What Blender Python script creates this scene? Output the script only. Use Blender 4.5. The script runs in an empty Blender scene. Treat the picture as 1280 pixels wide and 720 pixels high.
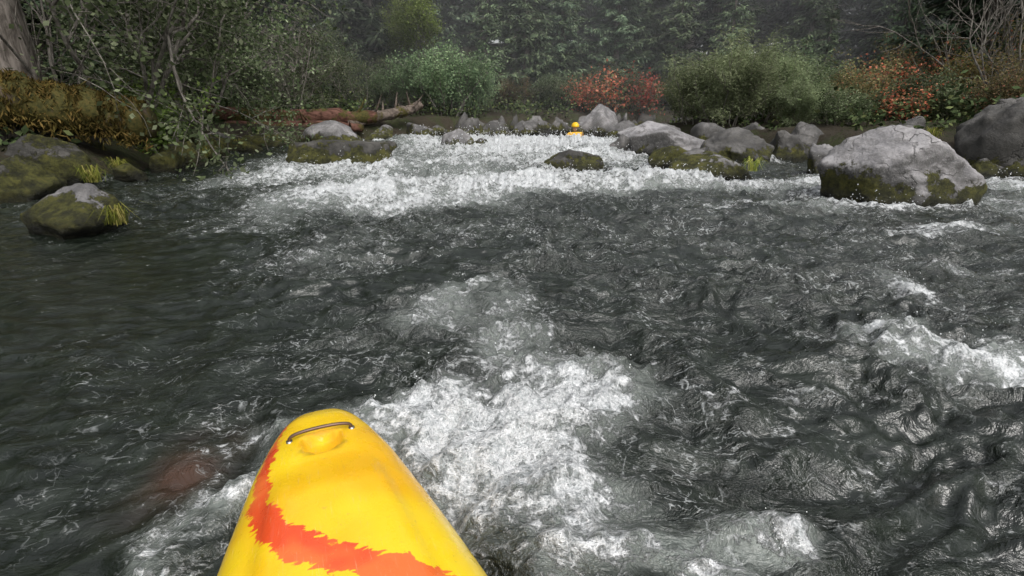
import bpy, math, random, time
import numpy as np
from mathutils import Vector, Matrix, noise as mn
random.seed(7)
rng = np.random.default_rng(7)
scene = bpy.context.scene
PI = math.pi
T00 = time.time()

# ------------------------------------------------------------------ numpy noise
def _hash(ix, iy, seed):
    h = (ix.astype(np.int64)*374761393 + iy.astype(np.int64)*668265263 + seed*982451653) & 0xFFFFFFFF
    h = ((h ^ (h >> 13))*1274126177) & 0xFFFFFFFF
    return (h ^ (h >> 16)) & 0xFFFFFFFF
def pn(x, y, seed=0):
    x0 = np.floor(x); y0 = np.floor(y); fx = x-x0; fy = y-y0
    u = fx**3*(fx*(fx*6-15)+10); v = fy**3*(fy*(fy*6-15)+10)
    def g(ix, iy, dx, dy):
        a = _hash(ix, iy, seed)/4294967296.0*2*PI
        return np.cos(a)*dx+np.sin(a)*dy
    a = g(x0, y0, fx, fy); b = g(x0+1, y0, fx-1, fy)
    c = g(x0, y0+1, fx, fy-1); d = g(x0+1, y0+1, fx-1, fy-1)
    return 1.5*((a+(b-a)*u)*(1-v)+(c+(d-c)*u)*v)
def fbm(x, y, o=4, seed=0, gain=.5):
    s = 0; a = 1; t = 0
    for i in range(o):
        s = s+a*pn(x*2**i+i*13.7, y*2**i-i*7.3, seed+i); t += a; a *= gain
    return s/t
def ridged(x, y, o=3, seed=0, gain=.5):
    s = 0; a = 1; t = 0
    for i in range(o):
        s = s+a*(1-np.abs(pn(x*2**i+i*3.1, y*2**i+i*9.2, seed+i))*2); t += a; a *= gain
    return s/t
def sst(a, b, x):
    t = np.clip((x-a)/(b-a), 0, 1); return t*t*(3-2*t)

# ------------------------------------------------------------------ mesh helpers
def qmesh(name, V, F, mats=(), midx=None, smooth=True):
    me = bpy.data.meshes.new(name)
    V = np.asarray(V, np.float32); F = np.asarray(F, np.int32); k = F.shape[1]
    me.vertices.add(len(V)); me.vertices.foreach_set('co', V.ravel())
    me.loops.add(F.size); me.loops.foreach_set('vertex_index', F.ravel())
    me.polygons.add(len(F)); me.polygons.foreach_set('loop_start', np.arange(0, F.size, k, dtype=np.int32))
    for m in mats: me.materials.append(m)
    if midx is not None: me.polygons.foreach_set('material_index', np.asarray(midx, np.int32))
    me.update(calc_edges=True)
    me.polygons.foreach_set('use_smooth', np.full(len(F), smooth, dtype=bool))
    me.update()
    return me
def obj(name, me, loc=(0, 0, 0), rot=(0, 0, 0), sc=(1, 1, 1), parent=None):
    o = bpy.data.objects.new(name, me)
    o.location = loc; o.rotation_euler = rot; o.scale = sc
    scene.collection.objects.link(o)
    if parent: o.parent = parent
    return o

class MB:
    def __init__(s): s.V = []; s.F = []; s.M = []; s.n = 0
    def add(s, V, F, m=0):
        V = np.asarray(V, float); F = np.asarray(F, int)
        s.V.append(V); s.F.append(F+s.n); s.M.append(np.full(len(F), m)); s.n += len(V)
    def mesh(s, name, mats, smooth=True):
        return qmesh(name, np.concatenate(s.V), np.concatenate(s.F), mats, np.concatenate(s.M), smooth)
    def tube(s, P, R, n=6, m=0, rough=0.0):
        P = np.asarray(P, float); K = len(P)
        T = np.gradient(P, axis=0); T /= np.linalg.norm(T, axis=1)[:, None]+1e-9
        ref = np.array([0, 0, 1.0]) if abs(T[:, 2]).mean() < .8 else np.array([1.0, 0, 0])
        A = np.cross(T, ref); A /= np.linalg.norm(A, axis=1)[:, None]+1e-9
        B = np.cross(T, A)
        th = np.linspace(0, 2*PI, n, endpoint=False)
        R = np.asarray(R, float)
        rr = R[:, None]*(1+rough*rng.normal(size=(K, n)))
        V = P[:, None, :]+rr[..., None]*(np.cos(th)[None, :, None]*A[:, None, :]+np.sin(th)[None, :, None]*B[:, None, :])
        i = np.arange(K-1)[:, None]*n; j = np.arange(n)[None, :]; j2 = (j+1) % n
        F = np.stack([i+j, i+j2, i+n+j2, i+n+j], -1).reshape(-1, 4)
        s.add(V.reshape(-1, 3), F, m)
    def leaves(s, P, L, W, m=1, up=.5, hang=0.0):
        P = np.asarray(P, float); N = len(P)
        a = rng.normal(size=(N, 3)); a[:, 2] = a[:, 2]*.6-hang
        a /= np.linalg.norm(a, axis=1)[:, None]
        nn = rng.normal(size=(N, 3)); nn[:, 2] += up*2
        b = np.cross(nn, a); b /= np.linalg.norm(b, axis=1)[:, None]+1e-9
        sc = rng.uniform(.6, 1.3, N)[:, None]
        V = np.stack([P-a*L/2*sc, P+b*W/2*sc, P+a*L/2*sc, P-b*W/2*sc], 1).reshape(-1, 3)
        s.add(V, np.arange(4*N).reshape(-1, 4), m)

# ------------------------------------------------------------------ node helpers
def newmat(name):
    m = bpy.data.materials.new(name); m.use_nodes = True
    nt = m.node_tree; nt.nodes.clear()
    out = nt.nodes.new('ShaderNodeOutputMaterial')
    return m, nt, out
class NT:
    def __init__(s, nt): s.nt = nt
    def n(s, typ): return s.nt.nodes.new(typ)
    def link(s, a, b): s.nt.links.new(a, b)
    def setin(s, sock, v):
        if hasattr(v, 'is_linked') or hasattr(v, 'links'): s.link(v, sock)
        else: sock.default_value = v
    def noise(s, vec, scale, detail=4, rough=.55, dist=0.0, typ=None):
        nd = s.n('ShaderNodeTexNoise')
        if typ: nd.noise_type = typ
        if vec is not None: s.link(vec, nd.inputs['Vector'])
        nd.inputs['Scale'].default_value = scale; nd.inputs['Detail'].default_value = detail
        nd.inputs['Roughness'].default_value = rough; nd.inputs['Distortion'].default_value = dist
        return nd.outputs['Fac']
    def math(s, op, a, b=0.0, c=None, clamp=False):
        nd = s.n('ShaderNodeMath'); nd.operation = op; nd.use_clamp = clamp
        s.setin(nd.inputs[0], a); s.setin(nd.inputs[1], b)
        if c is not None: s.setin(nd.inputs[2], c)
        return nd.outputs[0]
    def mapr(s, v, a, b, c=0.0, d=1.0):
        nd = s.n('ShaderNodeMapRange'); nd.interpolation_type = 'SMOOTHSTEP'
        s.setin(nd.inputs['Value'], v)
        for k, q in zip(('From Min', 'From Max', 'To Min', 'To Max'), (a, b, c, d)): s.setin(nd.inputs[k], q)
        return nd.outputs['Result']
    def mix(s, f, a, b, mode='MIX'):
        nd = s.n('ShaderNodeMix'); nd.data_type = 'RGBA'; nd.blend_type = mode
        s.setin(nd.inputs['Factor'], f)
        s.setin(nd.inputs[6], a if not isinstance(a, tuple) else (*a, 1.0)[:4])
        s.setin(nd.inputs[7], b if not isinstance(b, tuple) else (*b, 1.0)[:4])
        return nd.outputs[2]
    def ramp(s, f, stops, interp='LINEAR'):
        nd = s.n('ShaderNodeValToRGB'); nd.color_ramp.interpolation = interp
        el = nd.color_ramp.elements
        while len(el) < len(stops): el.new(.5)
        for e, (p, c) in zip(el, stops): e.position = p; e.color = (*c, 1.0)
        s.link(f, nd.inputs['Fac']); return nd.outputs['Color']
    def scalevec(s, vec, sc):
        nd = s.n('ShaderNodeMapping'); s.link(vec, nd.inputs['Vector']); nd.inputs['Scale'].default_value = sc
        return nd.outputs['Vector']
    def bump(s, h, strength=.5, dist=.02, normal=None):
        nd = s.n('ShaderNodeBump'); s.link(h, nd.inputs['Height'])
        s.setin(nd.inputs['Strength'], strength); nd.inputs['Distance'].default_value = dist
        if normal is not None: s.link(normal, nd.inputs['Normal'])
        return nd.outputs['Normal']
def principled(T, out, color, rough=.6, normal=None, spec=.5, ior=None, coat=None):
    p = T.n('ShaderNodeBsdfPrincipled')
    T.setin(p.inputs['Base Color'], color if not isinstance(color, tuple) else (*color, 1.0)[:4])
    T.setin(p.inputs['Roughness'], rough)
    T.setin(p.inputs['Specular IOR Level'], spec)
    if ior: p.inputs['IOR'].default_value = ior
    if coat: p.inputs['Coat Weight'].default_value = coat; p.inputs['Coat Roughness'].default_value = .12
    if normal is not None: T.link(normal, p.inputs['Normal'])
    T.link(p.outputs[0], out.inputs[0])
    return p

def leafmat(name, stops, transl=.35, var=.5, ovar=(.75, 1.3)):
    m, nt, out = newmat(name); T = NT(nt)
    g = T.n('ShaderNodeNewGeometry'); oi = T.n('ShaderNodeObjectInfo')
    c = T.ramp(g.outputs['Random Per Island'], stops)
    cl = T.noise(g.outputs['Position'], 1.1, 1)
    v = T.mapr(cl, .35, .65, 1-var, 1+var*.6)
    v = T.math('MULTIPLY', v, T.mapr(oi.outputs['Random'], 0, 1, *ovar))
    hs = T.n('ShaderNodeHueSaturation'); T.link(c, hs.inputs['Color']); T.link(v, hs.inputs['Value'])
    T.link(T.mapr(oi.outputs['Random'], 0, 1, .485, .51), hs.inputs['Hue'])
    d = T.n('ShaderNodeBsdfDiffuse'); T.link(hs.outputs[0], d.inputs[0])
    if transl > 0:
        t = T.n('ShaderNodeBsdfTranslucent'); T.link(hs.outputs[0], t.inputs[0])
        mx = T.n('ShaderNodeMixShader'); mx.inputs[0].default_value = transl
        T.link(d.outputs[0], mx.inputs[1]); T.link(t.outputs[0], mx.inputs[2])
        T.link(mx.outputs[0], out.inputs[0])
    else:
        T.link(d.outputs[0], out.inputs[0])
    return m
def barkmat(name, c1, c2, moss=.0, scale=(14, 14, 3)):
    m, nt, out = newmat(name); T = NT(nt)
    g = T.n('ShaderNodeTexCoord'); v = T.scalevec(g.outputs['Object'], scale)
    f = T.noise(v, 1.0, 5, .65, .4)
    c = T.mix(T.mapr(f, .35, .65), c1, c2)
    if moss:
        mm = T.noise(g.outputs['Object'], 2.3, 4, .7)
        k = T.mapr(mm, .62-moss*.5, .72-moss*.5)
        mf = T.noise(g.outputs['Object'], 17, 4, .7)
        mc = T.ramp(mf, [(.3, (.02, .024, .008)), (.55, (.075, .066, .018)), (.75, (.12, .075, .03))])
        c = T.mix(k, c, mc)
    principled(T, out, c, .85, T.bump(f, .9, .03), .2)
    return m

# ------------------------------------------------------------------ materials
M_bark = barkmat('bark', (.07, .06, .05), (.24, .21, .185))
M_barkmoss = barkmat('mossy_bark', (.035, .028, .02), (.12, .09, .065), .55, (6, 6, 6))
M_redlog = barkmat('rotten_wood', (.05, .022, .014), (.16, .08, .06), .3, (3, 12, 12))
M_drift = barkmat('driftwood', (.07, .055, .045), (.18, .145, .12), .2, (5, 12, 12))
M_twig = barkmat('twig', (.08, .07, .06), (.26, .24, .21))
M_conif = leafmat('conifer_needles', [(0, (.042, .062, .042)), (.5, (.085, .12, .072)), (1, (.16, .20, .125))], 0, .35, (.5, 1.7))
M_conif2 = leafmat('young_conifer_needles', [(0, (.07, .105, .06)), (.5, (.13, .18, .10)), (1, (.20, .26, .15))], 0, .3, (.8, 1.25))
M_alder = leafmat('alder_leaves', [(0, (.065, .09, .045)), (.6, (.14, .18, .09)), (1, (.28, .32, .20))], .35, .45)
M_bright = leafmat('bright_leaves', [(0, (.10, .15, .035)), (.6, (.21, .29, .075)), (1, (.34, .41, .15))], .4, .3)
M_blue = leafmat('bluegreen_leaves', [(0, (.10, .15, .08)), (.6, (.19, .26, .14)), (1, (.30, .37, .21))], .35, .3)
M_willow = leafmat('willow_leaves', [(0, (.12, .15, .08)), (.6, (.25, .30, .16)), (1, (.38, .42, .26))], .35, .3)
M_red = leafmat('red_leaves', [(0, (.10, .13, .06)), (.36, (.20, .18, .09)), (.48, (.46, .12, .08)), (.85, (.58, .17, .12)), (1, (.62, .32, .22))], .35, .3)
M_brown = leafmat('autumn_leaves', [(0, (.08, .09, .045)), (.4, (.17, .16, .075)), (.75, (.25, .20, .10)), (.94, (.31, .22, .13)), (1, (.45, .12, .08))], .35, .4)
M_ochre = leafmat('ochre_leaves', [(0, (.14, .14, .05)), (.6, (.28, .26, .10)), (1, (.40, .27, .13))], .35, .35)
M_under = leafmat('undergrowth_leaves', [(0, (.03, .045, .02)), (.6, (.075, .10, .045)), (1, (.15, .17, .07))], 0, .5)
M_grass = leafmat('grass_blades', [(0, (.12, .16, .03)), (.6, (.26, .28, .06)), (1, (.4, .36, .12))], .3, .2)

def rock_material():
    m, nt, out = newmat('river_rock'); T = NT(nt)
    g = T.n('ShaderNodeNewGeometry'); oi = T.n('ShaderNodeObjectInfo')
    sep = T.n('ShaderNodeSeparateColor'); T.link(oi.outputs['Color'], sep.inputs[0])
    moss, tone = sep.outputs[0], sep.outputs[1]
    P = g.outputs['Position']; px = T.n('ShaderNodeSeparateXYZ'); T.link(P, px.inputs[0]); z = px.outputs[2]
    nx = T.n('ShaderNodeSeparateXYZ'); T.link(g.outputs['Normal'], nx.inputs[0])
    n1 = T.noise(P, 2.2, 6, .62, .6); n2 = T.noise(P, 9, 6, .72); n3 = T.noise(P, 60, 3, .7)
    lightc = T.mix(T.mapr(n1, .38, .62), (.19, .185, .19), (.40, .385, .39))
    darkc = T.mix(T.mapr(n1, .35, .65), (.022, .021, .018), (.085, .08, .07))
    c = T.mix(tone, darkc, lightc)
    c = T.mix(T.math('MULTIPLY', T.mapr(n2, .45, .62), .4), c, (.075, .07, .06))
    wv = T.n('ShaderNodeVectorMath'); wv.operation = 'ADD'; nc = T.n('ShaderNodeTexNoise'); T.link(P, nc.inputs['Vector']); nc.inputs['Scale'].default_value = 3; nc.inputs['Detail'].default_value = 4
    sc = T.n('ShaderNodeVectorMath'); sc.operation = 'SCALE'; T.link(nc.outputs['Color'], sc.inputs[0]); sc.inputs['Scale'].default_value = .9
    T.link(P, wv.inputs[0]); T.link(sc.outputs[0], wv.inputs[1])
    vo = T.n('ShaderNodeTexVoronoi'); vo.feature = 'DISTANCE_TO_EDGE'; T.link(wv.outputs[0], vo.inputs['Vector']); vo.inputs['Scale'].default_value = 1.2
    crack = T.math('MULTIPLY', T.mapr(vo.outputs['Distance'], 0.0, .02, 1, 0), T.mapr(n1, .45, .55))
    c = T.mix(T.math('MULTIPLY', crack, .5), c, (.04, .04, .034))
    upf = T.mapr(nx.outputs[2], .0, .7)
    c = T.mix(T.math('SUBTRACT', .75, T.math('MULTIPLY', upf, .75)), c, (.042, .040, .035))  # steep and downward faces painted darker to stand for shade
    c = T.mix(T.math('MULTIPLY', T.math('MULTIPLY', T.mapr(n3, .52, .7), .3), tone), c, (.5, .49, .47))
    low = T.mapr(z, .05, .55, .42, -.22)
    mm = T.math('ADD', T.math('ADD', moss, low), T.math('MULTIPLY', T.math('SUBTRACT', T.noise(P, 3.3, 7, .74), .5), 2.0))
    k = T.mapr(mm, .5, .60)
    mc = T.ramp(T.noise(P, 7.5, 6, .78), [(.33, (.018, .02, .008)), (.45, (.05, .05, .013)), (.55, (.11, .11, .025)), (.62, (.15, .14, .03)), (.72, (.09, .06, .025))])
    c = T.mix(k, c, mc)
    wl = T.math('ADD', z, T.math('MULTIPLY', T.math('SUBTRACT', n2, .5), .16))
    wet = T.mapr(wl, .06, .22, 1, 0)
    c = T.mix(T.math('MULTIPLY', wet, .85), c, (.016, .016, .013))
    ro = T.mapr(wet, 0, 1, .8, .2)
    hh = T.math('ADD', T.math('MULTIPLY', n2, .8), T.math('MULTIPLY', n3, .2))
    hh = T.math('SUBTRACT', hh, T.math('MULTIPLY', crack, .3))
    b1 = T.bump(hh, .9, .06)
    fm = T.noise(P, 90, 3, .8)
    b2 = T.bump(T.math('MULTIPLY', fm, k), 1.0, .04, b1)
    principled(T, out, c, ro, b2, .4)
    return m
M_rock = rock_material()

def plainmat(name, col, rough=.5, spec=.5, metal=0, bumps=None):
    m, nt, out = newmat(name); T = NT(nt)
    tc = T.n('ShaderNodeTexCoord')
    f = T.noise(tc.outputs['Object'], 25, 4)
    c = T.mix(T.mapr(f, .3, .7), tuple(x*.82 for x in col), tuple(min(1, x*1.08) for x in col))
    p = principled(T, out, c, rough, T.bump(f, .1, .002) if bumps else None, spec)
    p.inputs['Metallic'].default_value = metal
    return m

# ------------------------------------------------------------------ river layout
YLk = [-60, 3, 5.2, 6.9, 9.9, 13.3, 15.3, 17, 18.5, 20, 22.5, 26, 30]
XLk = [-5.6, -5.3, -5.2, -5.35, -5.8, -5.4, -4.0, -2.4, -1.2, .4, 6, 25, 60]
YRk = [-60, 5, 7, 8.5, 12, 15.5, 17.5, 18.5, 20, 21]
XRk = [8, 7.3, 6.7, 6.0, 5.0, 3.6, 4.6, 9, 25, 60]
def chan(x, y):
    return np.minimum(x-np.interp(y, YLk, XLk), np.interp(y, YRk, XRk)-x)
def drop(y): return -.75*sst(15.2, 17.8, y)
def ground(x, y):
    d = chan(x, y)+.35*fbm(x*.7, y*.7, 3, 5)
    e = np.maximum(-d, 0)
    zi = -.12-.45*sst(0, 1.0, d)
    zo = -.12+.55*sst(0, .8, e)+.05*np.minimum(e, 60)+.22*fbm(x*.5, y*.5, 4, 9)*sst(0, 1.5, e)
    zo = zo+.10*np.maximum(y-25, 0)*sst(25, 28, y)*sst(70, 55, y)*sst(60, 45, np.abs(x))
    far = np.hypot(x, y)
    zo = zo+sst(60, 200, far)*14*(.6+.5*fbm(x*.01, y*.01, 2, 3))
    dr = drop(y)
    w = sst(1.5, 0, e)
    return np.where(d > 0, zi, zo)+dr*w

def graded(lo, hi, c0, c1, s0, growth, smax=8):
    mid = list(np.arange(c0, c1, s0)); a = mid[-1]; s = s0; up = []
    while a < hi: s = min(s*growth, smax); a += s; up.append(a)
    a = mid[0]; s = s0; dn = []
    while a > lo: s = min(s*growth, smax); a -= s; dn.append(a)
    return np.array(dn[::-1]+mid+up)
def grid(xs, ys):
    X, Y = np.meshgrid(xs, ys); nx, ny = len(xs), len(ys)
    i = np.arange(ny-1)[:, None]*nx; j = np.arange(nx-1)[None, :]
    F = np.stack([i+j, i+j+1, i+nx+j+1, i+nx+j], -1).reshape(-1, 4)
    return X, Y, F

xs = graded(-320, 320, -14, 16, .22, 1.07); ys = graded(-320, 320, -2, 26, .22, 1.07)
X, Y, F = grid(xs, ys); Z = ground(X, Y)
m, nt, out = newmat('forest_floor'); T = NT(nt)
g = T.n('ShaderNodeNewGeometry'); f1 = T.noise(g.outputs['Position'], 1.3, 6, .7); f2 = T.noise(g.outputs['Position'], 14, 5, .7)
c = T.ramp(f1, [(.3, (.03, .025, .016)), (.48, (.05, .04, .027)), (.56, (.04, .05, .018)), (.7, (.07, .08, .03))])
c = T.mix(T.mapr(f2, .4, .7), c, (.06, .052, .04))
principled(T, out, c, .9, T.bump(f2, 1, .08), .2)
obj('ground', qmesh('ground', np.stack([X, Y, Z], -1).reshape(-1, 3), F, [m]))

# ------------------------------------------------------------------ rocks
ROCKS = []
def rock(name, x, y, w, d, h, seed, moss=.3, tone=.5, rot=0, rough=.12, planes=None, sub=5, z0=0.0):
    r = np.random.default_rng(seed)
    if y > 11 and sub == 5: sub = 4
    bpy.ops.mesh.primitive_ico_sphere_add(subdivisions=sub, radius=1)
    o = bpy.context.object; o.name = name; me = o.data; me.name = name
    n = len(me.vertices); V = np.zeros(n*3); me.vertices.foreach_get('co', V); V = V.reshape(-1, 3)
    N = r.normal(size=(13, 3)); N /= np.linalg.norm(N, axis=1)[:, None]
    D = r.uniform(.58, 1.0, 13)
    if planes:
        N = np.concatenate([N, np.array([q[:3] for q in planes], float)]); N /= np.linalg.norm(N, axis=1)[:, None]
        D = np.concatenate([D, [q[3] for q in planes]])
    dots = np.maximum(V@N.T, 0)/D[None, :]
    rad = 1/((dots**22).sum(1)+1e-7)**(1/22); rad = np.minimum(rad, 1.25)
    V = V*rad[:, None]
    off = r.uniform(-50, 50, 3)
    dd = np.array([mn.fractal(Vector(v*1.5+off), .75, 2.1, 7) for v in V])
    V = V*(1+rough*dd)[:, None]
    V[:, 0] /= np.abs(V[:, 0]).max(); V[:, 1] /= np.abs(V[:, 1]).max(); V[:, 2] /= V[:, 2].max()
    V = V*np.array([w/2, d/2, h*.75])
    me.vertices.foreach_set('co', V.ravel()); me.update()
    me.polygons.foreach_set('use_smooth', np.ones(len(me.polygons), bool))
    o.location = (x, y, h*.25+z0); o.rotation_euler = (0, 0, rot)
    o.color = (moss, tone, 0, 1)
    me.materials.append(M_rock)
    ROCKS.append((x, y, w/2, d/2, rot))
    return o
rock('boulder', 3.88, 5.35, 1.6, 1.2, .80, 11, .44, .95, 0, .09, [(-.55, -.3, .8, .62), (.75, -.1, .6, .72), (.1, -1, .35, .72), (-1, -.2, .1, .8)], 6)
rock('boulder', -3.5, 4.1, .86, .66, .39, 21, .44, .5, .2, .15, [(-.2, -.6, .7, .6), (.8, -.2, .6, .7)])
rock('mossy_boulder', -2.75, 8.35, 1.85, .9, .46, 5, .55, .06, .05, .12, [(0, 0, 1, .6), (-.2, -.9, .4, .6)])
rock('mossy_boulder', -4.4, 12.8, 1.6, 1.2, .62, 8, .40, .75, .3, .11, [(-.3, -.3, 1, .6)])
rock('mossy_boulder', -5.7, 12.2, 1.1, .9, .36, 9, .55, .3, .3, .12)
rock('mossy_boulder', -5.5, 10.9, .9, .7, .30, 10, .6, .2, .3, .12)
rock('mossy_boulder', -6.2, 11.3, 1.2, .9, .46, 41, .6, .2, 1.3, .12)
rock('mossy_boulder', -3.5, 14.2, 1.0, .8, .48, 42, .45, .5, .8, .12)
rock('mossy_boulder', -2.6, 15.4, 1.1, .8, .5, 43, .45, .5, 2.8, .12)
rock('river_rock', -1.3, 12.0, .95, .75, .48, 14, .2, .75, .4, .14, [(-.3, -.4, .9, .6)])
rock('river_rock', -.75, 12.3, .5, .5, .26, 15, .2, .4, .9, .13)
rock('river_rock', -.45, 16.6, 1.5, 1.0, .85, 16, .3, .3, .2, .14, z0=-.35)
rock('river_rock', .45, 17.4, 1.1, .9, .95, 17, .3, .4, .2, .12, z0=-.45)
rock('river_rock', -1.5, 17.2, 1.3, .9, .9, 47, .3, .25, 1.2, .14, z0=-.3)
rock('river_rock', .85, 7.85, 1.15, .75, .37, 18, .40, .1, -.25, .15, [(-.75, -.2, .7, .5), (.3, 0, 1, .72)])
rock('boulder', 2.95, 10.5, 1.95, 1.3, .68, 19, .14, 1.0, -.1, .08, [(.5, 0, 1, .6), (-.5, -.3, 1, .7)], 6)
rock('river_rock', 2.05, 10.3, .5, .5, .45, 20, .2, .3, .6, .12)
rock('mossy_boulder', 2.65, 7.1, 1.3, .9, .42, 22, .52, .45, .12, .12, [(-.4, -.3, 1, .6), (.5, -.1, 1, .66)])
rock('mossy_boulder', 2.45, 8.3, .7, .6, .38, 23, .55, .4, .5, .12)
rock('river_rock', 3.95, 9.2, 1.3, 1.0, .62, 24, .30, .2, .3, .14, [(-.3, -.6, .8, .6)])
rock('river_rock', 4.95, 9.6, 1.0, .9, .56, 25, .35, .2, 1.1, .14)
rock('boulder', 4.35, 7.3, .62, .6, .48, 26, .40, .6, .3, .12)
rock('river_rock', 4.95, 7.7, .6, .5, .28, 27, .3, .3, .9, .12)
rock('boulder', 2.85, 18.8, 1.9, 1.4, 1.6, 28, .15, .8, .3, .09, [(-.5, -.2, .9, .6)], z0=-.6)
rock('river_rock', 1.65, 19.3, 1.2, .9, 1.15, 31, .2, .3, .3, .12, z0=-.6)
rock('river_rock', .6, 19.6, 1.3, 1.0, .95, 48, .2, .3, 1.3, .12, z0=-.5)
rock('river_rock', 5.75, 8.0, .95, .9, .7, 32, .4, .3, .3, .12)
rock('river_rock', 7.15, 7.6, 1.5, 1.3, 1.05, 33, .32, .15, .8, .14)
rock('river_rock', 6.5, 7.2, .6, .6, .3, 34, .4, .3, .8, .12)
rock('river_rock', 5.9, 10.6, 1.2, 1.0, .66, 35, .3, .25, .8, .12)
rock('river_rock', 3.7, 13.0, 1.1, .9, .55, 36, .3, .4, .8, .12)
rock('river_rock', 4.6, 12.6, .9, .9, .6, 38, .3, .4, .8, .12)
rock('river_rock', 3.2, 15.6, 1.0, .9, .55, 39, .3, .5, .8, .12)
rock('river_rock', 6.2, 5.6, .5, .4, .12, 37, .3, .3, .8, .12)
for i, (x, y, w, h) in enumerate([(-5.9, 6.6, 1.3, .66), (-5.4, 5.5, 1.3, .5), (-5.15, 7.9, .7, .36), (-5.5, 8.6, .9, .44), (-5.55, 9.6, .7, .36),
                                  (-6.6, 5.6, 1.5, .85), (-6.5, 7.8, 1.2, .7), (-5.2, 7.1, .5, .24), (-6.0, 10.2, 1.0, .5), (-5.9, 3.6, 1.3, .7), (-5.8, 1.6, 1.4, .6)]):
    rock('mossy_boulder', x, y, w, w*.8, h, 60+i, .70, .05, i*1.1, .15)
for i, (x, y, w, h) in enumerate([(7.6, 5.6, 1.2, .7), (7.9, 3.6, 1.5, .8), (8.2, 8.6, 1.3, 1.1), (7.0, 9.6, 1.2, .8), (5.6, 12.6, 1.0, .6), (8.1, 1.2, 1.4, .7)]):
    rock('river_rock', x, y, w, w*.8, h, 90+i, .42, .25, i*1.3, .12)
rr_ = random.Random(3)
for i in range(24):
    x = -2.6+i*.45; y = float(np.interp(x, [-3, -1, 0, 2, 6, 9], [17.6, 19.2, 20.2, 21.2, 22.8, 23.5]))+rr_.uniform(-.4, .5)
    w = rr_.uniform(.5, 1.7); rock('river_rock', x, y, w, w*.8, rr_.uniform(.6, 1.25), 130+i, .35, rr_.uniform(.05, .5), i*1.7, .15, sub=3, z0=-.5)

# ------------------------------------------------------------------ water
TIP = np.array([-.545, 1.235]); AX = np.array([.402, -.916]); LX = np.array([.916, .402])
WK = .284
def graded1(lo, hi, s0, kk, c0, c1):
    up = list(np.arange(c0, c1, s0)); a = up[-1]
    while a < hi: a += max(s0, kk*(a-c1)+s0); up.append(a)
    a = c0; dn = []
    while a > lo: a -= max(s0, kk*(c0-a)+s0); dn.append(a)
    return np.array(dn[::-1]+up)
xs = graded1(-14, 40, .0125, .014, -1.6, 2.1)
ys = graded1(-40, 30, .0115, .013, .65, 2.6)
X, Y, F = grid(xs, ys)
wx = X+.35*fbm(X*.6, Y*.6, 2, 31); wy = Y+.35*fbm(X*.6, Y*.6, 2, 37)
wx2 = wx+.10*fbm(X*2.1, Y*2.1, 2, 131); wy2 = wy+.10*fbm(X*2.1, Y*2.1, 2, 137)
sx = X+.16*fbm(X*2.4, Y*2.4, 3, 231); sy = Y+.16*fbm(X*2.4, Y*2.4, 3, 237)
fl = sst(-2.0, -.5, X+.30*(Y-2)+.5*fbm(X*.7, Y*.7, 2, 141))
calm = .20+.80*np.maximum(fl, sst(3.5, 6, Y))
SP = [(-.17, 2.55, .26, .34, .46), (-.40, 2.3, .20, .26, .40), (.02, 1.98, .18, .28, .62), (.28, 1.66, .18, .20, .80), (.0, 1.42, .28, .15, .78), (-.30, 1.42, .22, .11, .86),
      (-.16, 1.12, .17, .20, .76), (.16, 1.14, .16, .16, .80), (.19, .88, .13, .14, .68), (.60, .98, .13, .08, .72), (.42, .84, .09, .09, .6), (-.86, 1.2, .07, .22, .22),
      (-.80, .92, .07, .2, .45), (-.70, 1.36, .16, .05, .5), (-.69, 1.10, .05, .16, .9), (1.82, 1.84, .38, .14, .88), (1.62, 2.10, .22, .10, .75), (2.2, 1.62, .4, .14, .82), (2.17, 2.7, .12, .35, .5), (1.2, 1.55, .25, .06, .3),
      (2.8, 4.9, 1.3, .20, .58), (3.4, 4.0, .9, .18, .52), (5.3, 5.0, .8, .4, .6), (6.0, 6.4, .9, .5, .7), (1.6, 3.5, .7, .12, .38), (2.9, 3.1, .6, .12, .42),
      (-1.75, 5.35, .75, .45, 1.1), (-1.5, 6.0, .9, .5, 1.0), (-.7, 5.2, .6, .26, .85), (.1, 6.0, 1.1, .38, .95), (1.5, 6.35, .9, .3, 1.0), (-2.7, 7.2, .8, .5, .85), (-1.0, 8.1, 1.5, .9, .78), (.6, 6.9, 1.2, .35, .65),
      (-.3, 10.6, 2.0, 1.6, .88), (-.2, 14.2, 3.0, 2.2, 1.2), (1.6, 12.5, 1.6, 1.8, .92), (1.6, 9.2, .9, .8, .72), (2.9, 6.3, .7, .25, .7), (4.0, 6.5, .7, .3, .8), (5.0, 6.9, .8, .4, .8),
      (-3.6, 6.6, .35, .9, .5), (-3.9, 9.6, .6, 1.5, .55), (-1.2, 3.4, .4, .6, .34), (-.3, 4.2, .6, .4, .38), (-2.3, 4.4, .5, .5, .38), (1.0, 18, 4, 2, 1.0), (3.6, 5.6, 1, .4, .35)]
inv = np.ones_like(X)
for (a, b, ra, rb, s) in SP:
    q = ((sx-a)/ra)**2+((sy-b)/rb)**2
    inv *= 1-np.clip(s, 0, .99)*np.exp(-q*.7)
Fm = 1-inv
farm = sst(4, 8, Y)
Fm = Fm*((.42-.06*farm)+(1.1+.15*farm)*(.5+.6*fbm(wx*2.6*(1-.45*farm), wy*2.6*(1-.3*farm), 5, 77, .65)))
AER = sst(.10, .75, Fm)
st = ridged(wx*3.4+.5*wy, wy*.6, 3, 51)
streak = sst(.60, .95, st)*(.6+.4*fbm(X*.8, Y*.8, 2, 8))
Fm = Fm+.24*streak*(.6+.4*fl)
pat = fbm(wx*1.3+5, wy*1.0, 5, 91, .6)
Fm = Fm+.24*sst(.05, .45, pat)*fl
gp = sst(-.3, .35, fbm(wx2*1.0, wy2*.9, 3, 95))
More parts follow.
